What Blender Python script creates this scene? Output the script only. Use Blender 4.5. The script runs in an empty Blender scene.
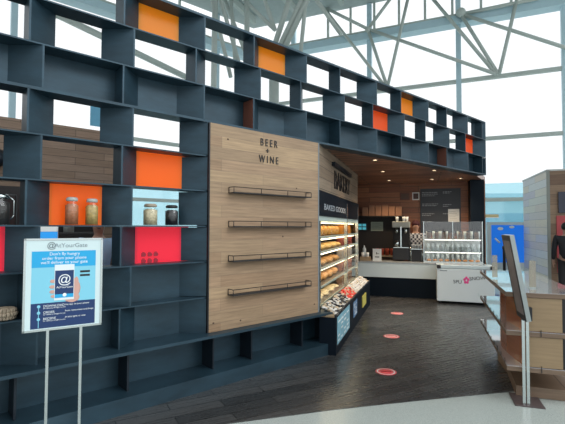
import bpy, bmesh, math, random
from mathutils import Vector, Matrix
random.seed(7)
R = math.radians
sc = bpy.context.scene
C = sc.collection

# ------------------------------------------------------------------ camera
cam_d = bpy.data.cameras.new('camera'); cam = bpy.data.objects.new('camera', cam_d); C.objects.link(cam)
cam_d.sensor_width = 36; cam_d.lens = 27.02; cam_d.clip_end = 300
cam.matrix_world = Matrix.Translation((0, 0, 1.6)) @ Matrix.Rotation(R(90) + .0337, 4, 'X') @ Matrix.Rotation(.0035, 4, 'Z')
sc.camera = cam
# ------------------------------------------------------------------ sky, light, exposure
w = bpy.data.worlds.new('sky'); sc.world = w; w.use_nodes = True
bg = w.node_tree.nodes['Background']; bg.inputs[0].default_value = (.95, .98, 1, 1); bg.inputs[1].default_value = 1.16
sun_d = bpy.data.lights.new('daylight', 'SUN'); sun_d.energy = 2.1; sun_d.angle = R(50); sun_d.color = (.93, .98, 1)
sun = bpy.data.objects.new('daylight', sun_d); C.objects.link(sun)
sun.rotation_euler = Vector((1.0, -.35, .95)).to_track_quat('Z', 'Y').to_euler()
sc.view_settings.view_transform = 'Standard'; sc.view_settings.look = 'None'
sc.view_settings.exposure = 0.0; sc.view_settings.gamma = 1; sc.view_settings.use_curve_mapping = False

# ------------------------------------------------------------------ materials
def new_mat(name):
    m = bpy.data.materials.new(name); m.use_nodes = True
    return m, m.node_tree.nodes, m.node_tree.links, m.node_tree.nodes['Principled BSDF']
def mix(N, L, fac, a, b, mode='MIX'):
    n = N.new('ShaderNodeMix'); n.data_type = 'RGBA'; n.blend_type = mode
    for k, v in ((0, fac), (6, a), (7, b)):
        if isinstance(v, (tuple, float, int)): n.inputs[k].default_value = v if not isinstance(v, tuple) or len(v) == 4 else v + (1,)
        else: L.new(v, n.inputs[k])
    return n.outputs[2]
def plain(name, col, rough=.5, metal=0, var=.12, scale=6, coat=0, emit=None, estr=0, spec=.5, alpha=None):
    m, N, L, P = new_mat(name)
    tc = N.new('ShaderNodeTexCoord'); nz = N.new('ShaderNodeTexNoise'); nz.inputs['Scale'].default_value = scale; nz.inputs['Detail'].default_value = 5
    L.new(tc.outputs['Object'], nz.inputs['Vector'])
    a = tuple(c * (1 - var) for c in col) + (1,); b = tuple(min(1, c * (1 + var)) for c in col) + (1,)
    L.new(mix(N, L, nz.outputs['Fac'], a, b), P.inputs['Base Color'])
    P.inputs['Roughness'].default_value = rough; P.inputs['Metallic'].default_value = metal
    P.inputs['Coat Weight'].default_value = coat; P.inputs['Specular IOR Level'].default_value = spec
    if emit: P.inputs['Emission Color'].default_value = emit + (1,); P.inputs['Emission Strength'].default_value = estr
    return m
def steel(name, col, rough=.42):
    m, N, L, P = new_mat(name)
    tc = N.new('ShaderNodeTexCoord'); mp = N.new('ShaderNodeMapping'); mp.inputs['Scale'].default_value = (1.2, 1.2, 3.5)
    nz = N.new('ShaderNodeTexNoise'); nz.inputs['Scale'].default_value = 2.2; nz.inputs['Detail'].default_value = 8; nz.inputs['Roughness'].default_value = .62
    L.new(tc.outputs['Object'], mp.inputs[0]); L.new(mp.outputs[0], nz.inputs['Vector'])
    cr = N.new('ShaderNodeValToRGB'); cr.color_ramp.elements[0].position = .3; cr.color_ramp.elements[1].position = .72
    cr.color_ramp.elements[0].color = tuple(c * .72 for c in col) + (1,); cr.color_ramp.elements[1].color = tuple(c * 1.3 for c in col) + (1,)
    L.new(nz.outputs['Fac'], cr.inputs[0]); L.new(cr.outputs[0], P.inputs['Base Color'])
    P.inputs['Roughness'].default_value = rough; P.inputs['Metallic'].default_value = .35
    return m
def planks(name, cols, plane='xz', pw=.14, pl=1.4, rough=.5, grain=1, gap=(.05, .035, .025), gapw=.004, coat=0, spec=.5):
    """cols: list of plank colours; boards run along the first axis of `plane`."""
    m, N, L, P = new_mat(name)
    tc = N.new('ShaderNodeTexCoord'); sp = N.new('ShaderNodeSeparateXYZ'); L.new(tc.outputs['Object'], sp.inputs[0])
    cb = N.new('ShaderNodeCombineXYZ'); ax = {'x': 0, 'y': 1, 'z': 2}
    L.new(sp.outputs[ax[plane[0]]], cb.inputs[0]); L.new(sp.outputs[ax[plane[1]]], cb.inputs[1])
    bt = N.new('ShaderNodeTexBrick'); L.new(cb.outputs[0], bt.inputs['Vector'])
    bt.inputs['Scale'].default_value = 1; bt.inputs['Brick Width'].default_value = pl; bt.inputs['Row Height'].default_value = pw
    bt.inputs['Mortar Size'].default_value = gapw; bt.inputs['Color1'].default_value = (0, 0, 0, 1); bt.inputs['Color2'].default_value = (1, 1, 1, 1); bt.inputs['Mortar'].default_value = (0, 0, 0, 1)
    bt.offset = .37; bt.offset_frequency = 2
    cr = N.new('ShaderNodeValToRGB'); cr.color_ramp.interpolation = 'LINEAR'
    while len(cr.color_ramp.elements) < len(cols): cr.color_ramp.elements.new(.5)
    for i, c in enumerate(cols):
        cr.color_ramp.elements[i].position = i / (len(cols) - 1); cr.color_ramp.elements[i].color = c + (1,)
    L.new(bt.outputs['Color'], cr.inputs[0])
    mp = N.new('ShaderNodeMapping'); mp.inputs['Scale'].default_value = (1.2, 22, 1); L.new(cb.outputs[0], mp.inputs[0])
    nz = N.new('ShaderNodeTexNoise'); nz.inputs['Scale'].default_value = 2.0; nz.inputs['Detail'].default_value = 7; nz.inputs['Roughness'].default_value = .65
    L.new(mp.outputs[0], nz.inputs['Vector'])
    c2 = N.new('ShaderNodeValToRGB'); c2.color_ramp.elements[0].position = .3; c2.color_ramp.elements[1].position = .75
    g = .42 * grain; c2.color_ramp.elements[0].color = (1 - g, 1 - g, 1 - g, 1); c2.color_ramp.elements[1].color = (1, 1, 1, 1)
    L.new(nz.outputs['Fac'], c2.inputs[0])
    col = mix(N, L, 1.0, cr.outputs[0], c2.outputs[0], 'MULTIPLY')
    col = mix(N, L, bt.outputs['Fac'], col, gap)
    L.new(col, P.inputs['Base Color']); P.inputs['Roughness'].default_value = rough
    P.inputs['Coat Weight'].default_value = coat; P.inputs['Coat Roughness'].default_value = .15; P.inputs['Specular IOR Level'].default_value = spec
    bp = N.new('ShaderNodeBump'); bp.inputs['Strength'].default_value = .12; bp.inputs['Distance'].default_value = .01
    L.new(nz.outputs['Fac'], bp.inputs['Height']); L.new(bp.outputs[0], P.inputs['Normal'])
    return m
def glass(name, tint=(1, 1, 1), gloss=.08, rough=.02, milk=0.0):
    m, N, L, P = new_mat(name); N.remove(P); out = N['Material Output']
    tr = N.new('ShaderNodeBsdfTransparent'); tr.inputs[0].default_value = tint + (1,)
    gl = N.new('ShaderNodeBsdfGlossy'); gl.inputs['Roughness'].default_value = rough
    mx = N.new('ShaderNodeMixShader'); mx.inputs[0].default_value = gloss
    L.new(tr.outputs[0], mx.inputs[1]); L.new(gl.outputs[0], mx.inputs[2]); o = mx
    if milk:
        df = N.new('ShaderNodeBsdfDiffuse'); df.inputs[0].default_value = tint + (1,)
        m2 = N.new('ShaderNodeMixShader'); m2.inputs[0].default_value = milk
        L.new(mx.outputs[0], m2.inputs[1]); L.new(df.outputs[0], m2.inputs[2]); o = m2
    L.new(o.outputs[0], out.inputs[0]); return m
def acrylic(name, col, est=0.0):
    """coloured translucent sheet: added emission stands in for light behind it"""
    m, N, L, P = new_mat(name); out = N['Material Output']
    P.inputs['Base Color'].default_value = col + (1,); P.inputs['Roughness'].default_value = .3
    P.inputs['Emission Color'].default_value = col + (1,); P.inputs['Emission Strength'].default_value = est  # glow added to the sheet itself, as if lit from behind
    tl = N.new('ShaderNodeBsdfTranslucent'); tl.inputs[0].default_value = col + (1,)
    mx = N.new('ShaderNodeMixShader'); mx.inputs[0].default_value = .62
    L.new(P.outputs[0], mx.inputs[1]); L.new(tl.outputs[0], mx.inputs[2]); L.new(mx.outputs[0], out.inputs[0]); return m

M = {}
M['steel'] = steel('blue_black_steel', (.024, .056, .080))
M['steel_dark'] = steel('dark_edge_steel', (.010, .018, .028), .5)
M['rust'] = plain('rust_brown_paint', (.16, .06, .04), .5)
M['navy'] = plain('navy_laminate', (.004, .009, .016), .5, spec=.12)
M['black'] = plain('black_metal', (.012, .012, .014), .4)
M['blackmatt'] = plain('dark_shop_lining', (.02, .018, .018), .7)
M['tan'] = planks('tan_oak_planks', [(.33, .21, .12), (.50, .33, .20), (.41, .28, .17), (.56, .385, .225)], 'xz', .121, 1.5, .55, 1.1, gap=(.24, .17, .11), gapw=.002)
M['fascia'] = planks('fascia_oak_planks', [(.26, .19, .13), (.36, .28, .2), (.30, .23, .16)], 'yz', .15, 1.4, .55)
M['brownwall'] = planks('weathered_brown_planks', [(.20, .135, .09), (.28, .19, .13), (.24, .17, .125)], 'xz', .12, 1.3, .6)
M['redwood'] = planks('red_brown_wood_planks', [(.30, .11, .055), (.44, .18, .085), (.36, .15, .075)], 'xz', .13, 1.2, .45)
M['soffit'] = planks('soffit_planks', [(.26, .11, .07), (.58, .27, .17), (.38, .17, .105)], 'xy', .2, 2.6, .3, gap=(.015, .01, .008), gapw=.02)
M['pavwhite'] = planks('whitewashed_planks', [(.78, .78, .72), (.88, .78, .62), (.68, .64, .70), (.84, .86, .82)], 'yz', .2, 1.9, .5, .35, gap=(.3, .3, .3))
M['pavwood'] = planks('mixed_wood_planks', [(.16, .085, .05), (.36, .24, .15), (.22, .13, .08), (.30, .19, .12)], 'xz', .24, .9, .5)
M['kboard'] = planks('light_oak_board', [(.40, .28, .16), (.38, .27, .155)], 'xz', 2, 4, .45, .6)
M['kedge'] = planks('shelf_edge_oak', [(.25, .17, .115), (.30, .205, .14)], 'xz', 3, 4, .45, .9)
M['kcore'] = planks('glossy_cherry_veneer', [(.40, .12, .045), (.46, .15, .055)], 'yz', 3, 4, .25, .6, coat=.6)
M['ktop'] = plain('glossy_shelf_top', (.42, .41, .43), .12, var=.06, coat=1, spec=.9)
M['white'] = plain('white_enamel', (.62, .70, .73), .3, var=.03)
M['cwhite'] = plain('counter_front_white', (.66, .76, .78), .35, var=.04)
M['paper'] = plain('white_paper', (.8, .82, .8), .7, var=.03)
M['chrome'] = plain('brushed_chrome', (.62, .68, .68), .22, 1, var=.05)
M['tube'] = plain('grey_green_painted_steel', (.50, .56, .53), .5, var=.06)
M['beam'] = plain('pale_blue_painted_steel', (.50, .68, .76), .45, var=.05)
M['roof'] = plain('grey_roof_deck', (.40, .47, .47), .6)
M['glass'] = glass('clear_glass', (1, 1, 1), .03)
M['glass_low'] = glass('aqua_tinted_glass', (.72, .92, .97), .06, .05, .12)
M['jarglass'] = glass('jar_glass', (.96, .98, .97), .06)
M['caseglass'] = glass('display_case_glass', (.96, .98, .98), .07)
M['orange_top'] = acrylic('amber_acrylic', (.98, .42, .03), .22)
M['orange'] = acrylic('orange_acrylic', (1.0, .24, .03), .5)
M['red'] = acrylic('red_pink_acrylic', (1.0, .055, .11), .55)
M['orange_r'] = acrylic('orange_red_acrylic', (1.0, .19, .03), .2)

# tile and terrazzo floors
def tile_mat():
    m, N, L, P = new_mat('charcoal_wood_look_tile')
    tc = N.new('ShaderNodeTexCoord'); mp = N.new('ShaderNodeMapping'); mp.inputs['Rotation'].default_value = (0, 0, R(-28)); L.new(tc.outputs['Object'], mp.inputs[0])
    bt = N.new('ShaderNodeTexBrick'); L.new(mp.outputs[0], bt.inputs['Vector']); bt.inputs['Scale'].default_value = 1
    bt.inputs['Brick Width'].default_value = .9; bt.inputs['Row Height'].default_value = .15; bt.inputs['Mortar Size'].default_value = .005
    bt.inputs['Color1'].default_value = (.038, .040, .042, 1); bt.inputs['Color2'].default_value = (.075, .075, .075, 1); bt.inputs['Mortar'].default_value = (.018, .018, .018, 1)
    m2 = N.new('ShaderNodeMapping'); m2.inputs['Scale'].default_value = (1.5, 16, 1); L.new(mp.outputs[0], m2.inputs[0])
    nz = N.new('ShaderNodeTexNoise'); nz.inputs['Scale'].default_value = 2.5; nz.inputs['Detail'].default_value = 6; L.new(m2.outputs[0], nz.inputs['Vector'])
    col = mix(N, L, .25, bt.outputs['Color'], nz.outputs['Fac'], 'OVERLAY'); L.new(col, P.inputs['Base Color'])
    rr = N.new('ShaderNodeMapRange'); rr.inputs[3].default_value = .2; rr.inputs[4].default_value = .36; L.new(nz.outputs['Fac'], rr.inputs[0]); L.new(rr.outputs[0], P.inputs['Roughness'])
    bp = N.new('ShaderNodeBump'); bp.inputs['Strength'].default_value = .12; bp.inputs['Distance'].default_value = .01; L.new(nz.outputs['Fac'], bp.inputs['Height']); L.new(bp.outputs[0], P.inputs['Normal'])
    return m
def terrazzo_mat():
    m, N, L, P = new_mat('pale_terrazzo')
    tc = N.new('ShaderNodeTexCoord'); vo = N.new('ShaderNodeTexVoronoi'); vo.inputs['Scale'].default_value = 260; L.new(tc.outputs['Object'], vo.inputs['Vector'])
    cr = N.new('ShaderNodeValToRGB'); cr.color_ramp.interpolation = 'CONSTANT'; e = cr.color_ramp.elements
    e[0].position = 0; e[0].color = (.42, .47, .45, 1); e[1].position = .45; e[1].color = (.50, .55, .52, 1)
    x = e.new(.8); x.color = (.33, .37, .36, 1); x = e.new(.9); x.color = (.58, .60, .57, 1)
    L.new(vo.outputs['Color'], cr.inputs[0]); L.new(cr.outputs[0], P.inputs['Base Color']); P.inputs['Roughness'].default_value = .22
    return m
M['tile'] = tile_mat(); M['terrazzo'] = terrazzo_mat()

# ------------------------------------------------------------------ mesh helpers
class MB:
    def __init__(s): s.v = []; s.f = []; s.sm = []
    def add(s, vs, fs, smooth=False):
        o = len(s.v); s.v += [tuple(v) for v in vs]
        for f in fs: s.f.append([i + o for i in f]); s.sm.append(smooth)
        return s
    def box(s, x0, x1, y0, y1, z0, z1):
        return s.add([(x, y, z) for z in (z0, z1) for x, y in ((x0, y0), (x1, y0), (x1, y1), (x0, y1))],
                     [(3, 2, 1, 0), (4, 5, 6, 7), (0, 1, 5, 4), (1, 2, 6, 5), (2, 3, 7, 6), (3, 0, 4, 7)])
    def prism(s, poly, z0, z1):
        n = len(poly); a = sum(poly[i][0] * poly[(i + 1) % n][1] - poly[(i + 1) % n][0] * poly[i][1] for i in range(n))
        if a < 0: poly = poly[::-1]
        return s.add([(x, y, z0) for x, y in poly] + [(x, y, z1) for x, y in poly],
                     [tuple(range(n))[::-1], tuple(range(n, 2 * n))] + [(i, (i + 1) % n, n + (i + 1) % n, n + i) for i in range(n)])
    def tube(s, p, q, r, n=10, r2=None):
        p, q = Vector(p), Vector(q); d = (q - p).normalized(); r2 = r if r2 is None else r2
        u = d.cross(Vector((0, 0, 1)) if abs(d.z) < .9 else Vector((1, 0, 0))).normalized(); w_ = d.cross(u)
        o = len(s.v); A = [p + (u * math.cos(2 * math.pi * i / n) + w_ * math.sin(2 * math.pi * i / n)) * r for i in range(n)]
        B = [q + (u * math.cos(2 * math.pi * i / n) + w_ * math.sin(2 * math.pi * i / n)) * r2 for i in range(n)]
        s.add(A + B, [(i, (i + 1) % n, n + (i + 1) % n, n + i) for i in range(n)], True)
        for c, ring in ((0, tuple(range(n))[::-1]), (n, tuple(range(n)))):
            s.f.append([o + c + i for i in ring]); s.sm.append(False)
        return s
    def path(s, pts, r, n=8):
        for a, b in zip(pts, pts[1:]): s.tube(a, b, r, n)
        return s
    def lathe(s, prof, n=20, c=(0, 0, 0)):
        vs = [(c[0] + r * math.cos(2 * math.pi * i / n), c[1] + r * math.sin(2 * math.pi * i / n), c[2] + z) for r, z in prof for i in range(n)]
        fs = [(j * n + i, j * n + (i + 1) % n, (j + 1) * n + (i + 1) % n, (j + 1) * n + i) for j in range(len(prof) - 1) for i in range(n)]
        return s.add(vs, fs, True)
    def ball(s, c, r, n=12, k=8, fn=None):
        vs = []; 
        for j in range(k + 1):
            t = math.pi * j / k
            for i in range(n):
                a = 2 * math.pi * i / n; v = Vector((math.sin(t) * math.cos(a), math.sin(t) * math.sin(a), math.cos(t)))
                if fn: v = fn(v)
                vs.append((c[0] + v[0] * r[0], c[1] + v[1] * r[1], c[2] + v[2] * r[2]))
        return s.add(vs, [(j * n + i, (j + 1) * n + i, (j + 1) * n + (i + 1) % n, j * n + (i + 1) % n) for j in range(k) for i in range(n)], True)
    def build(s, name, mat, parent=None, bevel=0, loc=None):
        me = bpy.data.meshes.new(name); me.from_pydata(s.v, [], s.f); me.validate()
        if len(me.polygons) == len(s.sm): me.polygons.foreach_set('use_smooth', s.sm)
        bm = bmesh.new(); bm.from_mesh(me); bmesh.ops.remove_doubles(bm, verts=bm.verts, dist=1e-5) if any(s.sm) else None
        bmesh.ops.recalc_face_normals(bm, faces=bm.faces); bm.to_mesh(me); bm.free()
        if mat: me.materials.append(mat)
        o = bpy.data.objects.new(name, me); C.objects.link(o)
        if parent: o.parent = parent
        if loc: o.location = loc
        if bevel:
            b = o.modifiers.new('bevel', 'BEVEL'); b.width = bevel; b.segments = 2; b.limit_method = 'ANGLE'
        return o
def tag(o, label=None, cat=None, group=None, kind=None):
    if label: o['label'] = label
    if cat: o['category'] = cat
    if group: o['group'] = group
    if kind: o['kind'] = kind
    return o
def thing(name, label, cat, loc=(0, 0, 0), rz=0, group=None):
    o = bpy.data.objects.new(name, None); C.objects.link(o); o.empty_display_size = .1
    o.location = loc; o.rotation_euler = (0, 0, rz); return tag(o, label, cat, group)
def copy_tree(o, loc, rz=None, label=None, group=None):
    c = o.copy(); C.objects.link(c); c.location = loc
    if rz is not None: c.rotation_euler = (0, 0, rz)
    if label: c['label'] = label
    if group: c['group'] = group
    def rec(src, dst):
        for ch in list(src.children):
            k = ch.copy(); C.objects.link(k); k.parent = dst; k.matrix_parent_inverse = ch.matrix_parent_inverse.copy(); rec(ch, k)
    rec(o, c); return c
def text(name, body, size, mat, parent, loc, rot, ext=.002, align='CENTER', sx=1, font_offset=0):
    cu = bpy.data.curves.new(name, 'FONT'); cu.body = body; cu.size = size; cu.extrude = ext; cu.align_x = align; cu.align_y = 'CENTER'; cu.offset = font_offset
    t = bpy.data.objects.new(name, cu); C.objects.link(t)
    dg = bpy.context.evaluated_depsgraph_get(); me = bpy.data.meshes.new_from_object(t.evaluated_get(dg)); bpy.data.objects.remove(t)
    me.name = name; me.materials.clear(); me.materials.append(mat)
    o = bpy.data.objects.new(name, me); C.objects.link(o); o.parent = parent; o.location = loc; o.rotation_euler = rot; o.scale = (sx, 1, 1)
    return o

# ------------------------------------------------------------------ the two building directions
YAW = .8474; D0 = 3.76
U = Vector((math.sin(YAW), math.cos(YAW), 0)); Nn = Vector((-U.y, U.x, 0)); FOOT = Nn * D0
WR = math.pi / 2 - YAW                      # rotation of the lattice frame: local x along the wall, y into the shop
def Wp(s, t, z=0): return FOOT + U * s + Nn * t + Vector((0, 0, z))
AN = R(18.1); A_ = Vector((math.sin(AN), math.cos(AN), 0)); B_ = Vector((A_.y, -A_.x, 0)); K = Wp(3.92, 0)
KR = -AN                                    # shop frame: local x = B_, y = A_, origin at the wood panel's right corner
def Kp(x, y, z=0): return K + B_ * x + A_ * y + Vector((0, 0, z))

# ------------------------------------------------------------------ floor, roof, curtain walls
def struct(mb, name, mat, **k):
    o = mb.build(name, mat, **k); o['kind'] = 'structure'; return o
struct(MB().prism([(-26, -16), (30, -16), (30, 40), (-26, 40)], -.2, 0), 'floor', M['terrazzo'])
edge = [(-4.6, 1.2), (-3.4, 2.1), (-2.4, 2.72), (-1.4, 3.18), (-.42, 3.49), (.47, 3.76), (1.3, 3.965), (1.89, 4.10), (2.86, 4.33), (3.9, 4.52), (5.2, 4.68)]
struct(MB().prism(edge + [tuple(Kp(4.1, 1.5)[:2]), tuple(Kp(4.1, 5.9)[:2]), tuple(Kp(-1.0, 5.9)[:2]), (-2.5, 9.0), (-6.5, 5.5)], 0, .004), 'floor_tiles', M['tile'])
d1 = Vector((-math.sin(R(66)), math.cos(R(66)), 0)); d2 = Vector((math.sin(R(49)), math.cos(R(49)), 0))
CR = Vector((-1.53, 21.56, 0))
def curtain(tagname, base, dr, length, first, step, winn):
    root = thing('curtain_wall', None, None, base, math.atan2(dr.y, dr.x)); del_ = root
    root['kind'] = 'structure'; root.name = 'wall_' + tagname
    for z in (.12, 2.70, 5.20, 7.70):
        MB().box(0, length, -.09, .09, z - .07, z + .07).build('girt', M['tube'], root)
    MB().box(0, length, -.28, .28, 10.08, 10.40).build('box_beam', M['beam'], root)
    MB().box(0, length, -.32, .32, 10.40, 10.46).build('beam_flange', M['tube'], root)
    x = first
    while x < length:
        MB().box(x - .1, x + .1, -.1, .1, 0, 11.8).build('mullion', M['beam'], root); x += step
    x = first + step / 2 - .1; k = 0
    while x < length and x < 19:
        MB().box(x - .05, x + .05, -.05, .05, 10.5, 11.8).build('post', M['tube'], root); x += 1.1
    return root
w1 = curtain('back', CR, -d1, 21, 2.25, 3.75, 1)
w2 = curtain('left', CR, -d2, 22, 2.2, 4.15, 2)
def pane(name, base, dr, length, z0, z1, mat):
    r = MB().box(0, length, -.01, .01, z0, z1); o = r.build(name, mat); o.location = base; o.rotation_euler = (0, 0, math.atan2(dr.y, dr.x)); o['kind'] = 'structure'; return o
pane('window_1', CR, -d1, 21, 3.36, 9.9, M['glass']); pane('window_2', CR, -d1, 21, .2, 3.36, M['glass_low'])
pane('window_3', CR, -d2, 22, 3.36, 9.9, M['glass']); pane('window_4', CR, -d2, 22, .2, 3.36, M['glass_low'])
# roof deck
roof = struct(MB().prism([tuple(CR[:2]), tuple((CR - d1 * 21)[:2]), (17, 2), (4, 2), (-10, 4), tuple((CR - d2 * 18)[:2])], 11.8, 12.1), 'ceiling', M['roof'])
for i in range(9):
    p0 = CR - d1 * (2.2 * i + .6) + Vector((-.4, -.9, 11.62)) * 1.0
    q0 = p0 + Vector((-.41, -.91, 0)) * 9
    mb = MB(); mb.box(0, 9, -.09, .09, -.16, .16); o = mb.build('trim_%d' % (i + 1), M['tube']); o.location = p0; o.rotation_euler = (0, 0, math.atan2(-.91, -.41)); o['kind'] = 'structure'

# terminal building seen through the low aqua panes
t = thing('terminal_building', 'long pale blue terminal building outside beyond the glass wall', 'building', (13, 44, 0), R(-6))
MB().box(-22, 22, 0, 8, 0, 4.6).build('wall', plain('pale_cladding', (.62, .74, .78), .5, var=.05, scale=.4), t)
MB().box(-22, 22, -.4, 8.2, 4.6, 5.0).build('roof_edge', M['beam'], t)
MB().box(-22, 22, -.03, 0, 1.6, 3.0).build('window_band', plain('band_glass', (.30, .50, .62), .15), t)
struct(MB().prism([(-60, 22), (60, 22), (60, 90), (-60, 90)], -.4, -.25), 'floor_apron', plain('pale_concrete', (.4, .43, .43), .8, scale=.5))

# truss tubes
TR = [(1.96,19.52,11.75,4.44,18.41,7.81),(3.8,18.7,10.4,4.55,18.36,7.75),(5.39,17.99,11.47,4.59,18.34,7.79),(2.0,19.5,11.8,3.8,18.7,10.44),(4.73,18.28,11.63,3.8,18.7,10.44),(3.8,18.7,10.44,8.45,16.63,7.67),(6.28,17.59,11.26,8.45,16.63,7.67),(7.27,17.15,10.39,8.52,16.6,7.66),(9.16,16.31,10.57,8.55,16.58,7.65),(7.31,17.14,10.34,10.72,15.62,8.25),(9.86,16.0,10.4,7.31,17.14,10.34)]
t = thing('roof_truss', 'grey green steel tube truss with crossing diagonals before the glass wall', 'truss', (4.5, 18.4, 7.75))
o0 = Vector(t.location)
for a in TR:
    p, q = Vector(a[:3]) - o0, Vector(a[3:]) - o0
    if p.z > q.z and a[2] > 11.2: p = q + (p - q) * ((11.8 - o0.z - q.z) / (p.z - q.z))
    MB().tube(p, q, .07, 10).build('truss_tube', M['tube'], t)
MB().ball(Vector((7.3, 17.14, 10.4)) - o0, (.2, .2, .2)).build('truss_node', M['tube'], t)
MB().ball(Vector((3.8, 18.7, 10.42)) - o0, (.14, .14, .14)).build('truss_node', M['tube'], t)
T2 = [(.33,20.24,12.69,-.55,20.63,10.1),(.95,19.97,12.54,-.4,20.52,9.9),(1.18,19.86,12.48,-.1,20.39,9.9),(-.96,20.82,13.0,-.4,20.57,11.26),(-2.11,21.33,13.28,-.4,20.57,11.26),(-3.1,21.77,13.51,-1.83,21.21,10.2),(-2.71,21.6,13.42,-2.41,21.46,9.4),(1.09,19.91,12.51,.81,20.03,9.6),(1.5,19.72,12.41,2.66,19.21,10.44),(-1.85,21.21,13.21,-1.82,21.2,8.5),(-3.3,20.2,12.8,-3.35,20.15,5.5),(-3.1,20.3,12.8,-2.1,21.1,9.4),(-3.5,20.2,12.8,-2.6,20.9,9.0)]
t = thing('branching_roof_column', 'cluster of grey green tube struts branching up to the roof corner', 'column', (-.3, 16.4, 0))
o0 = Vector(t.location); Sc = lambda a: Vector((a[0] * .8, a[1] * .8, 1.6 + (a[2] - 1.6) * .8))
for i, a in enumerate(T2):
    p, q = Sc(a[:3]) - o0, Sc(a[3:]) - o0
    p = q + (p - q) * ((11.8 - q.z) / (p.z - q.z))
    MB().tube(p, q, .11 if i in (0, 1, 2, 9, 10) else .08, 10).build('strut', M['tube'], t)
MB().tube(Vector((-.35, 16.45, 0)) - o0, Vector((-.35, 16.45, 8.1)) - o0, .2, 14).build('column_shaft', M['tube'], t)
MB().ball(Vector((-.35, 16.45, 8.2)) - o0, (.34, .34, .42)).build('column_node', M['tube'], t)
for xa in (-6.3, -2.2):
    pass
t = thing('diagonal_brace', 'grey diagonal tube brace seen through the openings of the lattice top', 'brace', (-8.6, 15.4, 9.5)); o0 = Vector(t.location)
MB().tube((0, 0, 0), Vector((-4.2, 19.2, 8.3)) - o0, .13).build('brace_tube', M['tube'], t)
MB().box(-.15, .15, -.15, .15, -.2, .2).build('brace_bracket', M['tube'], t)

# ------------------------------------------------------------------ the dark steel lattice
lat = thing('lattice_shelving', 'tall blue black steel lattice shelving with open and coloured cells along the cafe', 'shelving', FOOT, WR)
zL = lambda i: 1.597 + .3615 * (6 - i)
sA, PER, WD, OFF = .678, 1.4696, .831, .737
DEP = .20; ENDS = 8.93; P0S = 2.30; SPL = .225; S0 = -2.1
def bounds(odd, smax):
    """list of (s, kind) boundaries; kind 'L' = a wide cell begins, 'R' = a wide cell ends"""
    st = sA if odd else sA + OFF; out = []
    for k in range(-4, 8):
        a, b = st + k * PER, st + k * PER + WD
        for s_, kd in ((a, 'L'), (b, 'R')):
            if S0 + .05 < s_ < smax - (.25 if smax < 3 else .12): out.append((s_, kd))
    return out
def shelf_board(s0, s1, z, t0=0, t1=DEP, th=.012, nm='shelf_board'):
    return MB().box(s0, s1, t0, t1, z - th, z + th).build(nm, M['steel'], lat)
for i in range(0, 9):
    shelf_board(S0, ENDS if i < 4 else P0S, zL(i), th=.012 if i in (0, 3) else .006)
accents = {}
def divider(s, z0, z1, kd, last=False, depth=DEP):
    th = .007
    if kd == 'L': poly = [(s - th, 0), (s + th, 0), (s + SPL, depth), (s - th, depth)]
    elif kd == 'R': poly = [(s - th, 0), (s + th, 0), (s + th, depth), (s - SPL, depth)]
    else: poly = [(s - th, 0), (s + th, 0), (s + th, depth), (s - th, depth)]
    return MB().prism(poly, z0 + .007, z1 - .007).build('divider', M['steel'], lat)
for row in range(0, 9):
    smax = ENDS if row < 3 else P0S
    z1, z0 = zL(row), zL(row + 1)
    if row == 8: z0 = .503
    odd = row % 2 == 1
    bs = bounds(odd, smax)
    for s, kd in bs: divider(s, z0, z1, kd)
    divider(S0, z0, z1, 'P')
    # end post: last cell closes with a splayed reveal
    th = .01
    MB().prism([(smax - th, 0), (smax, 0), (smax, DEP), (smax - (SPL if row not in (2,) else .05), DEP)], z0 + .012, z1 - .012).build('end_panel', M['steel'], lat)
    # what closes each cell at the back
    cells = [S0] + [b[0] for b in bs] + [smax]; kinds = ['P'] + [b[1] for b in bs]
    for c0, c1, kd in zip(cells, cells[1:], kinds):
        wide = kd == 'L'; mid = (c0 + c1) / 2
        zz = (z0 + .007, z1 - .007)
        if row in (2, 7, 8):
            MB().box(c0 + .008, c1 - .008, DEP - .012, DEP - .002, *zz).build('back_panel', M['steel'], lat)
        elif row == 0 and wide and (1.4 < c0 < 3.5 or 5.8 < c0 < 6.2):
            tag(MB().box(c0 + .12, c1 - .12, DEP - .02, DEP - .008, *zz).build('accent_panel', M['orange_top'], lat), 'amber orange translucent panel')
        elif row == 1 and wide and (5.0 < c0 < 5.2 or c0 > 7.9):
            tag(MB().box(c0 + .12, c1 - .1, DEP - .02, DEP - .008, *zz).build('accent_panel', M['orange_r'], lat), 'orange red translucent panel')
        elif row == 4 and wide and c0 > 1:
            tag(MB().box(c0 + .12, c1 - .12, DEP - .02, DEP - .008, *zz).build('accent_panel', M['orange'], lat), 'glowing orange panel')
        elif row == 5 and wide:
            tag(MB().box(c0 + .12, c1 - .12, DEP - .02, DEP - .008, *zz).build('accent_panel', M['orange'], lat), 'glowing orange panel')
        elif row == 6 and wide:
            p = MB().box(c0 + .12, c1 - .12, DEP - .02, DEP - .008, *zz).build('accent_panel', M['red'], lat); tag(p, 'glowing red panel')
            if c0 > 1:
                mm = MB()
                for r_ in range(2):
                    for c_ in range(3):
                        cx, cz = 1.70 + c_ * .062, 1.262 + r_ * .062
                        mm.box(cx - .02, cx + .02, DEP - .024, DEP - .0205, cz - .02, cz + .016)
                        mm.box(cx - .012, cx + .012, DEP - .024, DEP - .0205, cz + .018, cz + .026)
                        mm.box(cx + .02, cx + .028, DEP - .024, DEP - .0205, cz - .01, cz + .008)
                g = mm.build('mug_print', plain('deep_red_print', (.35, .01, .03), .5), p)
for s_, row in ((2.885, 2), (7.294, 2), (.776, 8)):
    z1, z0 = zL(row), zL(row + 1)
    MB().box(s_ - .012, s_ - .0075, .01, DEP - .015, z0 + .014, z1 - .014).build('rust_plate', M['rust'], lat)
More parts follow.
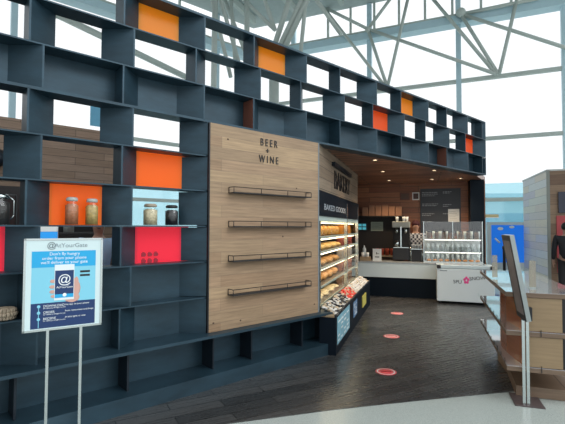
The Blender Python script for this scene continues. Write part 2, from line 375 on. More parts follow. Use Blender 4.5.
# bottom row: deep ledge, bays, plinth
shelf_board(S0, 4.08, .503, -.13, DEP, .014, 'ledge')
shelf_board(S0, 4.08, .13, -.15, DEP, .012, 'bottom_board')
MB().box(S0, 4.08, -.15, -.14, .004, .118).build('plinth', M['steel'], lat)
MB().box(S0, 4.08, DEP - .012, DEP - .002, .142, .489).build('back_panel', M['steel'], lat)
for s_ in (-1.5, -.2, .635, 1.49, 2.37, 2.86, 3.63, 4.07):
    MB().box(s_ - .009, s_ + .009, -.02, DEP - .013, .142, .489).build('divider', M['steel_dark'], lat)  # darker steel paints in the shade on the sides turned from the light

# ------------------------------------------------------------------ beer and wine panel with wire trays
pan = thing('wood_plank_panel', 'large oak plank panel lettered BEER + WINE with four wire trays', 'wall panel', Wp(0, 0), WR)
MB().box(2.305, 3.895, -.03, DEP, .52, 2.664).build('plank_board', M['tan'], pan)
MB().box(3.895, 3.91, -.035, DEP, .52, 2.664).build('corner_trim', plain('dull_trim', (.22, .25, .27), .5), pan)
MB().box(2.29, 2.305, -.03, DEP, .52, 2.664).build('side_trim', M['black'], pan)
blk = M['black']; f = (math.pi / 2, 0, 0)
text('lettering', 'B E E R', .118, blk, pan, (3.08, -.034, 2.548), f, .004, sx=.72)
text('lettering', '+', .10, blk, pan, (3.06, -.034, 2.456), f, .004)
text('lettering', 'W I N E', .118, blk, pan, (3.08, -.034, 2.357), f, .004, sx=.72)
for zt in (1.955, 1.597, 1.236, .885):
    b = MB().box(2.53, 3.68, -.125, -.03, zt - .008, zt)
    b.box(2.53, 3.68, -.128, -.122, zt - .010, zt + .004).build('wire_tray', M['blackmatt'], pan)
    r_ = MB().path([(2.535, -.033, zt + .055), (2.535, -.126, zt + .055), (3.675, -.126, zt + .055), (3.675, -.033, zt + .055)], .0045, 6)
    for s_ in (2.535, 2.90, 3.29, 3.675): r_.tube((s_, -.126, zt), (s_, -.126, zt + .055), .004, 6)
    r_.tube((2.535, -.035, zt), (2.535, -.035, zt + .055), .004, 6); r_.tube((3.675, -.035, zt), (3.675, -.035, zt + .055), .004, 6)
    r_.build('wire_rail', M['blackmatt'], pan)
kn = MB()
for s_, z_ in ((3.52, 2.06), (2.36, .61), (2.70, .59), (3.83, .63), (3.30, 1.48), (2.52, 2.52)):
    kn.ball((s_, -.029, z_), (.013, .004, .010), 8, 6)
kn.build('wood_knot', plain('dark_knot', (.08, .045, .03), .7), pan)

# ------------------------------------------------------------------ shop shell behind
def toK(v): d = v - K; return (d.dot(B_), d.dot(A_))
sf = struct(MB().prism([toK(Wp(3.93, .205)), toK(Wp(ENDS, .205)), (2.72, 5.85), (-.75, 5.85), (-.72, .1)], 2.682, 2.8), 'ceiling_soffit', M['soffit'])
sf.location = K; sf.rotation_euler = (0, 0, KR)
def kstruct(mb, name, mat, **k):
    o = struct(mb, name, mat, **k); o.location = K; o.rotation_euler = (0, 0, KR); return o
kstruct(MB().box(-.75, 2.7, 5.71, 5.85, 0, 2.68), 'wall_back_shop', M['redwood'])
kstruct(MB().box(-.75, -.68, .25, 5.71, 0, 2.68), 'wall_side_shop', M['blackmatt'])
kstruct(MB().box(2.33, 2.62, 5.25, 5.71, .004, 2.68), 'wall_corner_pillar', M['navy'])
o = struct(MB().box(-3.0, 2.83, 4.0, 4.12, 0, 3.285), 'wall_kitchen', M['brownwall']); o.location = FOOT; o.rotation_euler = (0, 0, WR)
# downlights in the soffit
dl = thing('recessed_downlight', 'small round warm downlight in the soffit nearest the bakery lettering', 'ceiling light', Kp(.55, 1.7, 2.682), KR, 'soffit downlights')
MB().lathe([(.05, -.003), (.05, 0), (.035, 0), (.035, -.004)], 20).build('trim_ring', M['chrome'], dl)
MB().lathe([(0, -.001), (.034, -.001)], 20).build('diffuser', plain('warm_lamp', (1, .8, .5), .5, emit=(1, .72, .42), estr=3), dl)
def spot(loc, e, size=.08, blend=.7, ang=110, col=(1, .74, .48)):
    l = bpy.data.lights.new('downlight_lamp', 'SPOT'); l.energy = e; l.color = col; l.spot_size = R(ang); l.spot_blend = blend; l.shadow_soft_size = size
    o = bpy.data.objects.new('downlight_lamp', l); C.objects.link(o); o.location = loc
spots = [(.55, 1.7), (.55, 3.2), (.55, 4.9), (1.5, 3.3), (1.5, 4.9), (2.1, 4.9)]
names_ = ['nearest the bakery lettering', 'second along the bakery side', 'above the paper bag shelf', 'over the middle of the aisle', 'in front of the menu board', 'nearest the corner pillar']
for i, (x, y) in enumerate(spots):
    if i: copy_tree(dl, Kp(x, y, 2.682), label='small round warm downlight in the soffit ' + names_[i])
    spot(Kp(x, y, 2.66), 55)

# ------------------------------------------------------------------ bakery wall: fascia, display case, candy bin
fa = thing('bakery_fascia', 'oak clad fascia with dark BAKERY letters above the bread case', 'fascia', K, KR)
MB().box(-.67, 0, .03, 3.60, 2.07, 2.68).build('plank_cladding', M['fascia'], fa)
text('lettering', 'BAKERY', .40, M['black'], fa, (.006, 1.80, 2.30), (math.pi / 2, 0, math.pi / 2), .006, sx=1.05)
MB().box(.0, .05, .9, 2.5, 2.50, 2.56).build('letter_awning', M['steel_dark'], fa)

cs = thing('bakery_display_case', 'tall lit bakery display case with dark sign band and bread shelves', 'display case', K, KR)
MB().box(-.66, .02, .03, 3.60, 1.74, 2.07).build('sign_band', M['navy'], cs)
text('lettering', 'BAKED GOODS', .115, plain('grey_white_lettering', (.42, .46, .5), .6), cs, (.023, 1.12, 1.86), (math.pi / 2, 0, math.pi / 2), .001, sx=2.1)
MB().box(-.66, .0, .03, 3.60, 1.67, 1.74).build('header_rail', plain('pale_green_rail', (.5, .62, .58), .3), cs)
for y in (.05, 2.15, 3.5):
    MB().box(-.03, .025, y - .025, y + .025, .50, 2.0 if y > 1 else 1.67).build('post', M['chrome'], cs)
MB().box(-.66, -.64, .05, 3.5, .5, 1.67).build('back_panel', plain('case_lining', (.5, .38, .27), .5), cs)
MB().box(-.64, .0, 3.53, 3.56, .5, 1.67).build('end_panel', M['caseglass'], cs)
lamp = plain('strip_light', (1, .9, .7), .5, emit=(1, .78, .5), estr=5)
SZ = [1.46, 1.26, 1.04, .80, .56]
for z in SZ:
    sh = MB().box(-.62, -.02, .06, 3.48, z - .02, z).build('case_shelf', plain('shelf_grey', (.16, .14, .12), .35), cs)
    MB().box(-.02, -.012, .06, 3.48, z - .022, z + .006).build('price_rail', plain('price_rail_pale', (.5, .54, .46), .4), sh)
for z in (1.655, 1.42, 1.22, 1.0, .76):
    MB().box(-.12, -.06, .1, 3.45, z - .012, z).build('strip_light', lamp, cs)
MB().box(-.004, .002, .08, 2.12, .52, 1.67).build('glass_front', M['caseglass'], cs)
MB().box(-.004, .002, 2.18, 3.47, .52, 1.67).build('glass_front', M['caseglass'], cs)

def loaf(kind):
    if kind == 'round': return MB().ball((0, 0, .048), (.085, .085, .055), 14, 8, lambda v: Vector((v.x, v.y, max(v.z, -.8) + .06 * math.sin(9 * v.x))))
    if kind == 'long': return MB().ball((0, 0, .04), (.055, .15, .045), 12, 12, lambda v: Vector((v.x, v.y, max(v.z, -.8) * (1 + .12 * math.sin(16 * v.y)))))
    if kind == 'upright': return MB().ball((0, 0, .075), (.07, .075, .08), 12, 8, lambda v: Vector((v.x * (1 + .15 * math.sin(5 * v.z)), v.y, v.z)))
    return MB().ball((0, 0, .03), (.1, .085, .035), 12, 8)
ORD = ['nearest', 'second', 'third', 'fourth', 'fifth', 'sixth', 'seventh', 'eighth', 'ninth', 'tenth', 'eleventh', 'twelfth', 'thirteenth', 'fourteenth']
breads = [(1.46, 'upright', (.78, .36, .08), 'golden upright bread roll', 'bread roll', .155, 'top'),
          (1.26, 'long', (.80, .48, .16), 'pale golden baguette', 'baguette', .21, 'second'),
          (1.04, 'long', (.62, .33, .12), 'brown crusted baguette', 'baguette', .24, 'middle'),
          (.80, 'round', (.66, .33, .11), 'round brown bun', 'bun', .2, 'fourth'),
          (.56, 'flat', (.80, .62, .38), 'flat pale pastry', 'pastry', .21, 'lowest')]
for z, kd, col, lb, cat, stp, pos in breads:
    crust = plain(lb.replace(' ', '_'), col, .6, var=.35, scale=14)
    proto = None; y = .18; k = 0
    while y < 2.05:
        lab = '%s, %s shelf of bakery case, %s from near end' % (lb, pos, ORD[k])
        xx, rr = -.17 - .03 * (k % 2), (R(70) if kd == 'long' else random.uniform(-.3, .3))
        if proto is None:
            proto = loaf(kd).build('bread_roll' if cat == 'bread roll' else cat, crust); tag(proto, lab, cat, cat + 's on the %s case shelf' % pos); o = proto
        else: o = proto.copy(); C.objects.link(o); o['label'] = lab
        o.location = Kp(xx, y, z + .001); o.rotation_euler = (0, 0, KR + rr)
        y += stp; k += 1
    if kd in ('long', 'round'):
        for y in (.55, 1.15, 1.75): MB().box(-.5, -.34, y - .24, y + .24, z, z + .09).build('bread_tray', M['black'], cs)
# packets on the far section of the case
for z, col, pos, n in ((1.46, (.75, .30, .05), 'top', 6), (1.26, (.35, .08, .06), 'second', 7), (1.04, (.5, .45, .42), 'middle', 7), (.80, (.42, .2, .16), 'fourth', 7), (.56, (.3, .18, .12), 'lowest', 7)):
    pm = plain('packet_' + pos, col, .35, var=.3, scale=30); proto = None
    for k in range(n):
        if proto is None:
            proto = MB().prism([(-.05, -.045), (.05, -.045), (.045, .045), (-.045, .045)], .0, .13).prism([(-.04, -.008), (.04, -.008), (.04, .008), (-.04, .008)], .13, .155).build('snack_packet', pm)
            tag(proto, 'small upright packet on the %s shelf of the far case section, nearest' % pos, 'packet', 'packets on the %s far shelf' % pos); o = proto
        else: o = proto.copy(); C.objects.link(o); o['label'] = 'small upright packet, %s shelf of far case section, %s from near end' % (pos, ORD[k])
        o.location = Kp(-.14, 2.3 + k * .18, z + .001); o.rotation_euler = (0, 0, KR)

bn = thing('snack_bin', 'low dark base with sloping snack bin in front of the bread case', 'bin', K, KR)
MB().box(.035, .245, -.05, 3.62, .004, .47).build('bin_base', M['navy'], bn)
MB().box(.225, .245, -.05, 3.62, .47, .50).build('bin_lip', M['steel_dark'], bn)
MB().box(.035, .225, -.05, .04, .47, .492).build('bin_end', M['kboard'], bn)
for i, (y0, y1, z0, z1, ml, col) in enumerate(((.02, .98, .12, .46, 'pale blue printed poster', (.22, .45, .55)), (1.35, 1.75, .18, .42, 'navy and white printed poster', (.1, .2, .35)))):
    p = MB().box(.246, .25, y0, y1, z0, z1).build('base_poster', plain('poster_%d' % i, col, .5, var=.5, scale=9), bn); tag(p, ml)
    q = MB()
    for r_ in range(5):
        for c_ in range(4):
            if random.random() < .75: q.box(.2505, .252, y0 + .04 + c_ * (y1 - y0 - .08) / 4, y0 + .02 + (c_ + random.uniform(.5, .95)) * (y1 - y0 - .08) / 4, z0 + .03 + r_ * (z1 - z0 - .05) / 5, z0 + .05 + r_ * (z1 - z0 - .05) / 5)
    q.build('print_marks', M['paper'], p)
y_ = MB().box(.246, .262, 2.36, 2.85, .16, .36).build('yellow_label', plain('olive_yellow_card', (.5, .45, .1), .5), bn)
packm = [plain('white_wrapper', (.72, .70, .66), .35, var=.2, scale=40), plain('black_wrapper', (.02, .02, .025), .3), plain('red_wrapper', (.75, .05, .03), .35), plain('cream_wrapper', (.6, .48, .34), .4)]
def pillow(mat):
    return MB().ball((0, 0, .014), (.034, .022, .016), 10, 6, lambda v: Vector((max(-.85, min(.85, v.x * 1.1)), max(-.85, min(.85, v.y * 1.1)), v.z))).build('snack_bag', mat)
protos = {}
nb = 0
for iy in range(56):
    for ix in range(5):
        y = .07 + iy * .063; x = .058 + ix * .037
        if 1.25 < y < 1.95: c = 2 if random.random() < .75 else 3
        else: c = random.choice((0, 0, 1, 1, 3) if y < 1.3 else (0, 0, 0, 3))
        lab = {0: 'small white snack bag heaped in the bin below the bread case', 1: 'small black snack bag among white ones in the bin', 2: 'small bright red snack bag midway along the bin', 3: 'small cream snack bag heaped in the bin below the bread case'}[c]
        if c not in protos:
            protos[c] = pillow(packm[c]); o = protos[c]; tag(o, lab, 'snack bag', ['white', 'black', 'red', 'cream'][c] + ' snack bags in the bin')
        else: o = protos[c].copy(); C.objects.link(o)
        o.location = Kp(x + random.uniform(-.008, .008), y, .472 + (.2 - x) * .55 + .018 * random.random()); o.rotation_euler = (random.uniform(-.2, .2), R(18) + random.uniform(-.3, .3), KR + random.uniform(0, 3))
        nb += 1

# ------------------------------------------------------------------ cafe counter and what stands on it
ct = thing('cafe_counter', 'white fronted cafe counter with dark base below the glass pastry case', 'counter', K, KR)
MB().box(-.6, 2.32, 4.74, 5.23, .004, .44).build('counter_base', M['navy'], ct)
MB().box(-.6, 2.40, 4.72, 5.23, .44, .775).build('counter_front', M['cwhite'], ct)
MB().box(-.62, 2.56, 4.70, 5.24, .775, .80).build('countertop', plain('counter_top', (.4, .42, .42), .25), ct)
pc = thing('pastry_display_case', 'glass pastry display case with two lit tiers on the counter', 'display case', Kp(0, 0, .80), KR)
gw = M['caseglass']
MB().box(1.30, 2.52, 4.78, 5.23, 0, .03).build('case_base', M['white'], pc)
MB().box(1.31, 2.51, 5.20, 5.22, .03, .52).build('back_panel', plain('case_back_white', (.8, .82, .8), .4), pc)
for z in (.25, .53): MB().box(1.31, 2.51, 4.80, 5.20, z - .012, z).build('case_shelf', plain('tier_white', (.5, .55, .55), .2), pc)
MB().box(1.30, 2.52, 4.78, 5.23, .90, .92).build('glass_top', gw, pc)
MB().box(1.305, 2.515, 4.785, 4.793, .03, .90).build('glass_front', gw, pc)
for x in (1.30, 1.91, 2.505): MB().box(x, x + .014, 4.775, 4.79, .03, .92).build('case_post', M['chrome'], pc)
MB().box(1.33, 2.49, 4.84, 4.88, .50, .515).build('strip_light', plain('cool_strip', (1, 1, 1), .5, emit=(1, .93, .82), estr=2.5), pc)
MB().box(1.33, 2.49, 4.84, 4.88, .22, .235).build('strip_light', plain('cool_strip2', (1, 1, 1), .5, emit=(1, .93, .82), estr=2.5), pc)
def cup(mat, h=.12, r=.035, nm='paper_cup'):
    return MB().lathe([(0, 0), (r * .75, 0), (r, h), (r * .9, h), (r * .7, .01), (0, .012)], 14).build(nm, mat)
clearcup = plain('clear_plastic_cup', (.62, .68, .68), .15, var=.35, scale=30)
pp = None
for tier, z, n, lb in ((0, .832, 11, 'lowest'), (1, 1.051, 11, 'middle'), (2, 1.331, 9, 'top')):
    for k in range(n):
        x = 1.40 + k * 1.05 / (n - 1)
        lab = 'pale drink cup, %s tier of the pastry case, %s' % (lb, 'leftmost' if k == 0 else ORD[k] + ' from the left')
        if pp is None: pp = cup(clearcup, .17, .04, 'drink_cup'); o = pp; tag(o, lab, 'cup', 'cups on the %s tier' % lb)
        else: o = pp.copy(); C.objects.link(o); o['label'] = lab; o['group'] = 'cups on the %s tier' % lb
        o.location = Kp(x, 4.98 + .06 * (k % 2), z)
pas = None
for k in range(9):
    x = 1.42 + k * .125
    lab = 'orange brown pastry at the front of the lowest glass case tier, ' + ('leftmost' if k == 0 else ORD[k] + ' from left')
    if pas is None: pas = loaf('flat').build('pastry', plain('orange_pastry', (.75, .30, .08), .5, var=.3, scale=20)); tag(pas, lab, 'pastry', 'pastries on the lowest tier'); o = pas
    else: o = pas.copy(); C.objects.link(o); o['label'] = lab
    o.scale = (.5, .5, .8); o.location = Kp(x, 4.87, .83)
dj = None
for k in range(7):
    lab = 'dark lidded jar on the upper tier of the glass case, ' + ('leftmost' if k == 0 else ORD[k] + ' from left')
    if dj is None:
        dj = thing('topping_jar', lab, 'jar', Kp(1.42, 4.9, 1.331), KR, 'jars on the upper tier')
        MB().lathe([(0, 0), (.045, 0), (.045, .13), (.035, .15), (0, .15)], 12).build('jar_body', plain('brown_contents', (.16, .09, .05), .3), dj)
        MB().lathe([(0, .15), (.04, .15), (.04, .18), (0, .18)], 12).build('jar_lid', M['black'], dj)
    else: copy_tree(dj, Kp(1.42 + k * .165, 4.9, 1.331), label=lab)
# back shelf with brown boxes
bs_ = thing('wall_shelf', 'dark shelf on the back wall carrying six brown paper bags', 'shelf', K, KR)
MB().box(-.45, .86, 5.45, 5.71, 1.84, 1.868).build('shelf_board', M['blackmatt'], bs_)
MB().box(-.45, .86, 5.69, 5.708, .8, 1.84).build('shelf_back_panel', M['blackmatt'], bs_)
bagm = plain('kraft_paper', (.42, .21, .12), .7)
bg0 = None; bl = ['leftmost', 'second from left', 'third from left', 'third from right', 'second from right', 'rightmost']
for k in range(6):
    lab = 'brown kraft paper bag on the dark back shelf, ' + bl[k] + ' of six'; hh = (.22, .27, .27, .28, .25, .24)[k]
    if bg0 is None:
        bg0 = thing('paper_bag', lab, 'paper bag', Kp(-.08, 5.57, 1.869), KR, 'paper bags on the back shelf')
        MB().prism([(-.072, -.06), (.072, -.06), (.072, .06), (-.072, .06)], 0, .24).build('bag_body', bagm, bg0)
        MB().prism([(-.072, -.012), (.072, -.012), (.072, .012), (-.072, .012)], .24, .27).build('bag_fold', bagm, bg0); o = bg0
    else: o = copy_tree(bg0, Kp(-.08 + k * .162, 5.57, 1.869), label=lab)
    o.scale = (1, 1, hh / .27)
# espresso machine
em = thing('espresso_machine', 'dark espresso machine with pale top and cups on it behind the counter', 'coffee machine', Kp(.81, 5.06, .801), KR)
MB().box(-.19, .19, -.16, .18, .03, .30).build('machine_base', M['black'], em, .01)
MB().box(-.19, .19, .02, .18, .30, .78).build('machine_body', M['blackmatt'], em, .01)
MB().box(-.20, .20, -.16, .19, .78, .92).build('machine_top', plain('warm_silver', (.42, .42, .36), .35), em, .015)
for x in (-.1, .1):
    MB().lathe([(0, 0), (.035, 0), (.035, .09), (0, .09)], 14, (x, -.07, .66)).build('group_head', M['chrome'], em)
    MB().tube((x, -.08, .655), (x, -.19, .635), .012).build('portafilter_handle', M['black'], em)
MB().box(-.17, .17, -.15, .0, .31, .325).build('drip_tray', M['chrome'], em)
MB().box(-.012, .012, -.165, -.15, .33, .80).build('front_bar', M['chrome'], em)
MB().lathe([(0, .0), (.05, 0), (.055, .14), (0, .14)], 14, (-.1, -.09, .33)).build('milk_jug', M['chrome'], em)
pc0 = None
for k, (x, y) in enumerate(((-.12, -.05), (.03, -.08), (.10, -.04))):
    lab = 'white paper cup upside down on the espresso machine, ' + ('left', 'middle', 'right')[k] + ' one'
    if pc0 is None: pc0 = cup(M['paper'], .11, .036); o = pc0; tag(o, lab, 'cup', 'cups on the espresso machine')
    else: o = pc0.copy(); C.objects.link(o); o['label'] = lab
    o.location = Kp(.84 + x, 5.06 + y, 1.723)
gs = thing('glass_rack', 'chrome rack of stacked glasses beside the espresso machine', 'rack', Kp(1.15, 5.02, .801), KR)
MB().box(-.13, .13, -.12, .12, .28, .295).build('rack_shelf', M['chrome'], gs)
for x in (-.12, .12):
    for y in (-.11, .11): MB().tube((x, y, 0), (x, y, .30), .008, 6).build('rack_leg', M['chrome'], gs)
MB().box(-.12, .12, -.05, .11, .0, .27).build('rack_box', M['black'], gs)
gp = None
for r_ in range(3):
    for k in range(4):
        lab = 'clear tumbler in the chrome rack, %s row, %s' % (('front', 'middle', 'back')[r_], ('leftmost', 'second from left', 'second from right', 'rightmost')[k])
        if gp is None: gp = cup(plain('tumbler_grey', (.35, .38, .4), .12, var=.4, scale=25), .1, .027, 'glass_tumbler'); o = gp; tag(o, lab, 'glass', 'tumblers in the chrome rack')
        else: o = gp.copy(); C.objects.link(o); o['label'] = lab
        o.location = Kp(1.15 - .09 + k * .06, 4.95 + r_ * .06, 1.097)
# card and tan caddy on the counter
o = thing('counter_card', 'white printed card leaning on a clear stand on the counter', 'sign', Kp(.27, 4.86, .801), KR)
MB().box(-.1, .1, 0, .01, .0, .28).build('card', M['paper'], o)
MB().box(-.02, .0, -.002, 0, .15, .2).box(.0, .05, -.002, 0, .16, .17).box(-.05, .05, -.002, 0, .08, .1).build('card_print', M['blackmatt'], o)
MB().prism([(-.1, 0.011), (.1, 0.011), (.1, .09), (-.1, .09)], 0, .012).build('card_foot', M['caseglass'], o)
o = thing('condiment_caddy', 'tan wooden caddy of white cups at the left end of the counter', 'caddy', Kp(.0, 4.86, .801), KR)
MB().box(-.12, .12, -.07, .07, 0, .09).build('caddy_box', M['kboard'], o)
for x in (-.06, .05): MB().lathe([(0, .09), (.03, .09), (.036, .19), (0, .19)], 12, (x, 0, 0)).build('caddy_cup', M['paper'], o)
o = thing('soap_bottle', 'white pump bottle standing behind the caddy on the counter', 'bottle', Kp(-.06, 5.12, .801), KR)
MB().lathe([(0, 0), (.045, 0), (.045, .26), (.015, .31), (.015, .34), (0, .34)], 14).build('bottle_body', M['white'], o)
MB().tube((0, 0, .34), (0, -.05, .35), .008).build('pump', M['chrome'], o)
# back wall items
o = thing('menu_screen', 'small dark screen with cyan pictures under the back shelf', 'screen', Kp(-.17, 5.66, 1.49), KR)
MB().box(-.17, .11, 0, .03, 0, .21).build('screen_frame', M['black'], o)
cy = plain('cyan_picture', (.1, .45, .55), .4, emit=(.1, .5, .6), estr=.5)
MB().box(-.14, -.02, -.004, 0, .115, .18).box(.0, .09, -.004, 0, .115, .18).box(-.14, -.02, -.004, 0, .03, .095).box(.0, .09, -.004, 0, .03, .095).build('screen_picture', cy, o)
o = thing('notice_board', 'pale green paper notice pinned on the dark back wall', 'notice', Kp(.19, 5.67, 1.49), KR)
MB().box(-.15, .15, 0, .012, 0, .23).build('notice_sheet', plain('pale_green_paper', (.32, .38, .31), .6), o)
mm = MB()
for k in range(5): mm.box(-.12, .12 - .03 * (k % 3), -.002, 0, .04 + k * .035, .048 + k * .035)
mm.build('notice_lines', plain('grey_print', (.15, .18, .15), .6), o)
o = thing('work_table', 'low tan wooden table with red tins behind the counter', 'table', Kp(.4, 5.45, .004), KR)
MB().box(-.25, .25, -.13, .13, .86, .9).build('tabletop', M['kboard'], o)
for x in (-.22, .22):
    for y in (-.1, .1): MB().box(x - .02, x + .02, y - .02, y + .02, 0, .86).build('leg', M['kboard'], o)
rt = None
for k in range(4):
    lab = 'dull red tin standing on the low table behind the counter, ' + ('leftmost', 'second from left', 'second from right', 'rightmost')[k]
    if rt is None: rt = MB().lathe([(0, 0), (.05, 0), (.05, .15), (.046, .16), (0, .16)], 14).build('tin', plain('dull_red_tin', (.4, .07, .035), .4)); tag(rt, lab, 'tin', 'red tins behind the counter'); o = rt
    else: o = rt.copy(); C.objects.link(o); o['label'] = lab
    o.location = Kp(.22 + k * .12, 5.42, .905)
for x0, x1, lb, fm, pm in ((.76, .99, 'brown framed wide picture on the red wood wall', M['rust'], (.12, .07, .05)), (1.05, 1.22, 'small white framed picture beside the menu board', M['paper'], (.10, .05, .04))):
    o = thing('picture_frame', lb, 'picture', Kp((x0 + x1) / 2, 5.69, 2.26), KR); h_ = (x1 - x0) / 2
    MB().box(-h_, h_, 0, .018, 0, .19).build('frame', fm, o)
    MB().box(-h_ + .025, h_ - .025, -.004, 0, .025, .165).build('picture', plain('dark_print', pm, .5), o)
o = thing('menu_board', 'large dark menu board with pale lines of writing on the back wall', 'menu board', Kp(1.70, 5.67, 1.45), KR)
MB().box(-.46, .46, 0, .035, 0, 1.08).build('board', plain('charcoal_board', (.035, .04, .05), .45), o)
mm = MB()
for x0, rows in ((-.42, ((.98, .36), (.94, .36), (.90, .3), (.70, .37), (.66, .34), (.46, .28), (.42, .2), (.27, .22))), (.06, ((.99, .2), (.96, .16), (.68, .2), (.64, .12), (.46, .2)))):
    for z, ln in rows:
        x = x0
        while x < x0 + ln:
            wd = random.uniform(.02, .06); mm.box(x, min(x + wd, x0 + ln), -.003, 0, z, z + .014); x += wd + .012
mm.build('writing_lines', plain('pale_chalk', (.42, .45, .47), .6), o)
o = thing('paper_notice', 'white paper taped on the lower right corner of the menu board', 'notice', Kp(2.0, 5.655, 1.72), KR)
MB().box(-.125, .125, 0, .006, 0, .31).build('sheet', M['paper'], o)
mm = MB()
for k in range(6): mm.box(-.1, .1 - .03 * (k % 3), -.002, 0, .04 + k * .04, .047 + k * .04)
mm.build('print_lines', plain('grey_print2', (.4, .42, .4), .6), o)

# ------------------------------------------------------------------ chest freezer
fz = thing('chest_freezer', 'white chest freezer lettered in black and pink before the counter', 'freezer', Kp(1.56, 4.21, .004), KR)
MB().box(0, 1.10, 0, .46, .05, .725).build('freezer_body', M['white'], fz, .012)
MB().box(.0, 1.10, 0, .46, .73, .80).build('freezer_lid', plain('pale_lid', (.55, .66, .70), .25, var=.03), fz, .012)
MB().box(.15, .95, .06, .40, .80, .807).build('glass_lid', plain('frosted_glass', (.42, .52, .58), .12), fz)
for x in (.0, 1.02): MB().box(x, x + .08, -.025, .06, .73, .80).build('lid_handle', M['black'], fz, .008)
for x in (.06, 1.04):
    for y in (.06, .40): MB().lathe([(0, 0), (.025, 0), (.025, .045), (0, .045)], 10, (x, y, 0)).build('caster', M['black'], fz)
MB().box(.06, .20, -.003, 0, .675, .69).build('name_plate', plain('grey_badge', (.12, .16, .2), .4), fz)
text('lettering', 'SPU', .10, M['navy'], fz, (.40, -.003, .46), f, .001)
pk = plain('pink_flower', (.75, .06, .28), .5); fl = MB()
for k in range(5):
    a = 2 * math.pi * k / 5 + .3; fl.ball((.57 + .036 * math.cos(a), -.003, .50 + .05 * math.sin(a)), (.024, .002, .03), 10, 6)
fl.build('flower_logo', pk, fz)
text('lettering', 'SNOW', .10, M['navy'], fz, (.78, -.003, .545), (math.pi / 2, -.1, 0), .001)
o = thing('stanchion_post', 'slim black post standing at the right end of the freezer', 'post', Kp(2.80, 4.0, .004), KR)
MB().lathe([(0, 0), (.12, 0), (.12, .02), (.03, .03), (0, .03)], 16).build('post_base', M['black'], o)
MB().lathe([(.0, .03), (.028, .03), (.028, 1.16), (.036, 1.17), (.036, 1.22), (0, 1.23)], 14).build('post_shaft', M['black'], o)

# ------------------------------------------------------------------ kiosk of display shelves on the right
ki = thing('display_kiosk', 'wooden display kiosk with pale top and two overhanging shelves', 'display shelf', K, KR)
poly = [(2.03, 1.22), (2.0, -.86), (2.66, -.86), (2.66, 1.29)]
def kslab(z0, z1, nm):
    top = MB().prism(poly, z1 - .004, z1).build(nm + '_surface', M['ktop'], ki)
    MB().prism(poly, z0, z1 - .004).build(nm + '_board', M['kedge'], ki)
kslab(.955, 1.0, 'top'); kslab(.60, .645, 'shelf'); kslab(.275, .32, 'shelf')
core = [(2.15, -.83), (2.11, -.62), (2.08, -.40), (2.065, -.15), (2.09, .05), (2.16, .20), (2.30, .30), (2.62, .33), (2.62, -.83)]
for z0, z1 in ((.32, .60), (.645, .955)):
    MB().prism(core, z0, z1).build('core_panel', M['kcore'], ki)
    tag(MB().box(2.16, 2.455, -.85, -.831, z0 + .005, z1 - .005).build('front_board', M['kboard'], ki), 'light oak front board')
    tag(MB().box(2.455, 2.64, -.845, -.831, z0 + .005, z1 - .005).build('recess_shade_panel', M['black'], ki), 'black panel standing in for a shaded opening')  # black sheet paints the shade of an opening onto the solid core
MB().prism([(2.14, -.05), (2.60, -.05), (2.60, 1.0), (2.2, 1.0), (2.12, .4)], .004, .275).build('kiosk_base', M['kedge'], ki)
MB().prism([(2.10, -.72), (2.62, -.72), (2.62, -.05), (2.14, -.05)], .004, .10).build('toe_plinth', M['kedge'], ki)
for z in (.32, .645):
    rl = MB().box(1.998, 2.003, -.84, 1.2, z, z + .035).build('price_rail', M['caseglass'], ki)
    for k in range(9): MB().box(2.0, 2.006, -.75 + k * .21, -.744 + k * .21, z - .002, z + .04).build('rail_divider', M['black'], ki)
    MB().box(2.28, 2.286, -.865, -.86, z - .04, z + .02).build('rail_divider', M['black'], ki)
for x, y, lb in ((2.29, -.55, 'slim clear acrylic sign holder near the kiosk front corner'), (2.07, .22, 'slim clear acrylic sign holder at the left edge of the kiosk top')):
    o = thing('acrylic_holder', lb, 'sign holder', Kp(x, y, 1.001), KR)
    MB().box(-.035, .035, -.03, .03, 0, .012).build('holder_foot', M['caseglass'], o)
    MB().box(-.028, .028, -.006, .006, .012, .27).build('holder_panel', glass('smoky_acrylic', (.72, .68, .58), .12, .05, .25), o)

# sign stand seen edge on
st = thing('tilted_sign_stand', 'chrome floor sign stand with tilted dark framed panel seen nearly edge on', 'sign stand', (2.257, 3.977, 0), KR)
MB().box(-.12, .12, -.17, .14, .0, .01).build('base_plate', plain('bronze_brown_plate', (.10, .075, .075), .4), st, .003)
MB().box(-.052, -.028, -.135, -.12, .01, .86).build('pole', M['chrome'], st)
MB().box(-.018, .006, -.135, -.12, .01, .86).build('pole', M['chrome'], st)
gun = plain('satin_metal', (.36, .40, .40), .3, .8)
fr = MB().box(-.018, .018, -.15, .15, 0, .03).box(-.018, .018, -.15, .15, .72, .75).box(-.018, .018, -.15, -.12, .03, .72).box(-.018, .018, .12, .15, .03, .72).build('sign_frame', gun, st)
fr.location = (-.045, -.20, .79); fr.rotation_euler = (0, R(-9.5), R(3))
pn = MB().box(-.010, .010, -.12, .12, .03, .72).build('sign_panel', plain('grey_print_panel', (.16, .15, .15), .35, var=.5, scale=5), fr)
MB().box(-.0195, -.018, -.15, .15, .0, .75).build('frame_backing', M['black'], fr)
MB().box(-.021, -.0196, -.11, .11, .05, .70).build('poster_face', plain('taupe_poster', (.27, .23, .22), .4, var=.5, scale=6), fr)
MB().box(-.05, .03, -.16, -.1, .76, .88).build('clamp', M['black'], st, .004)

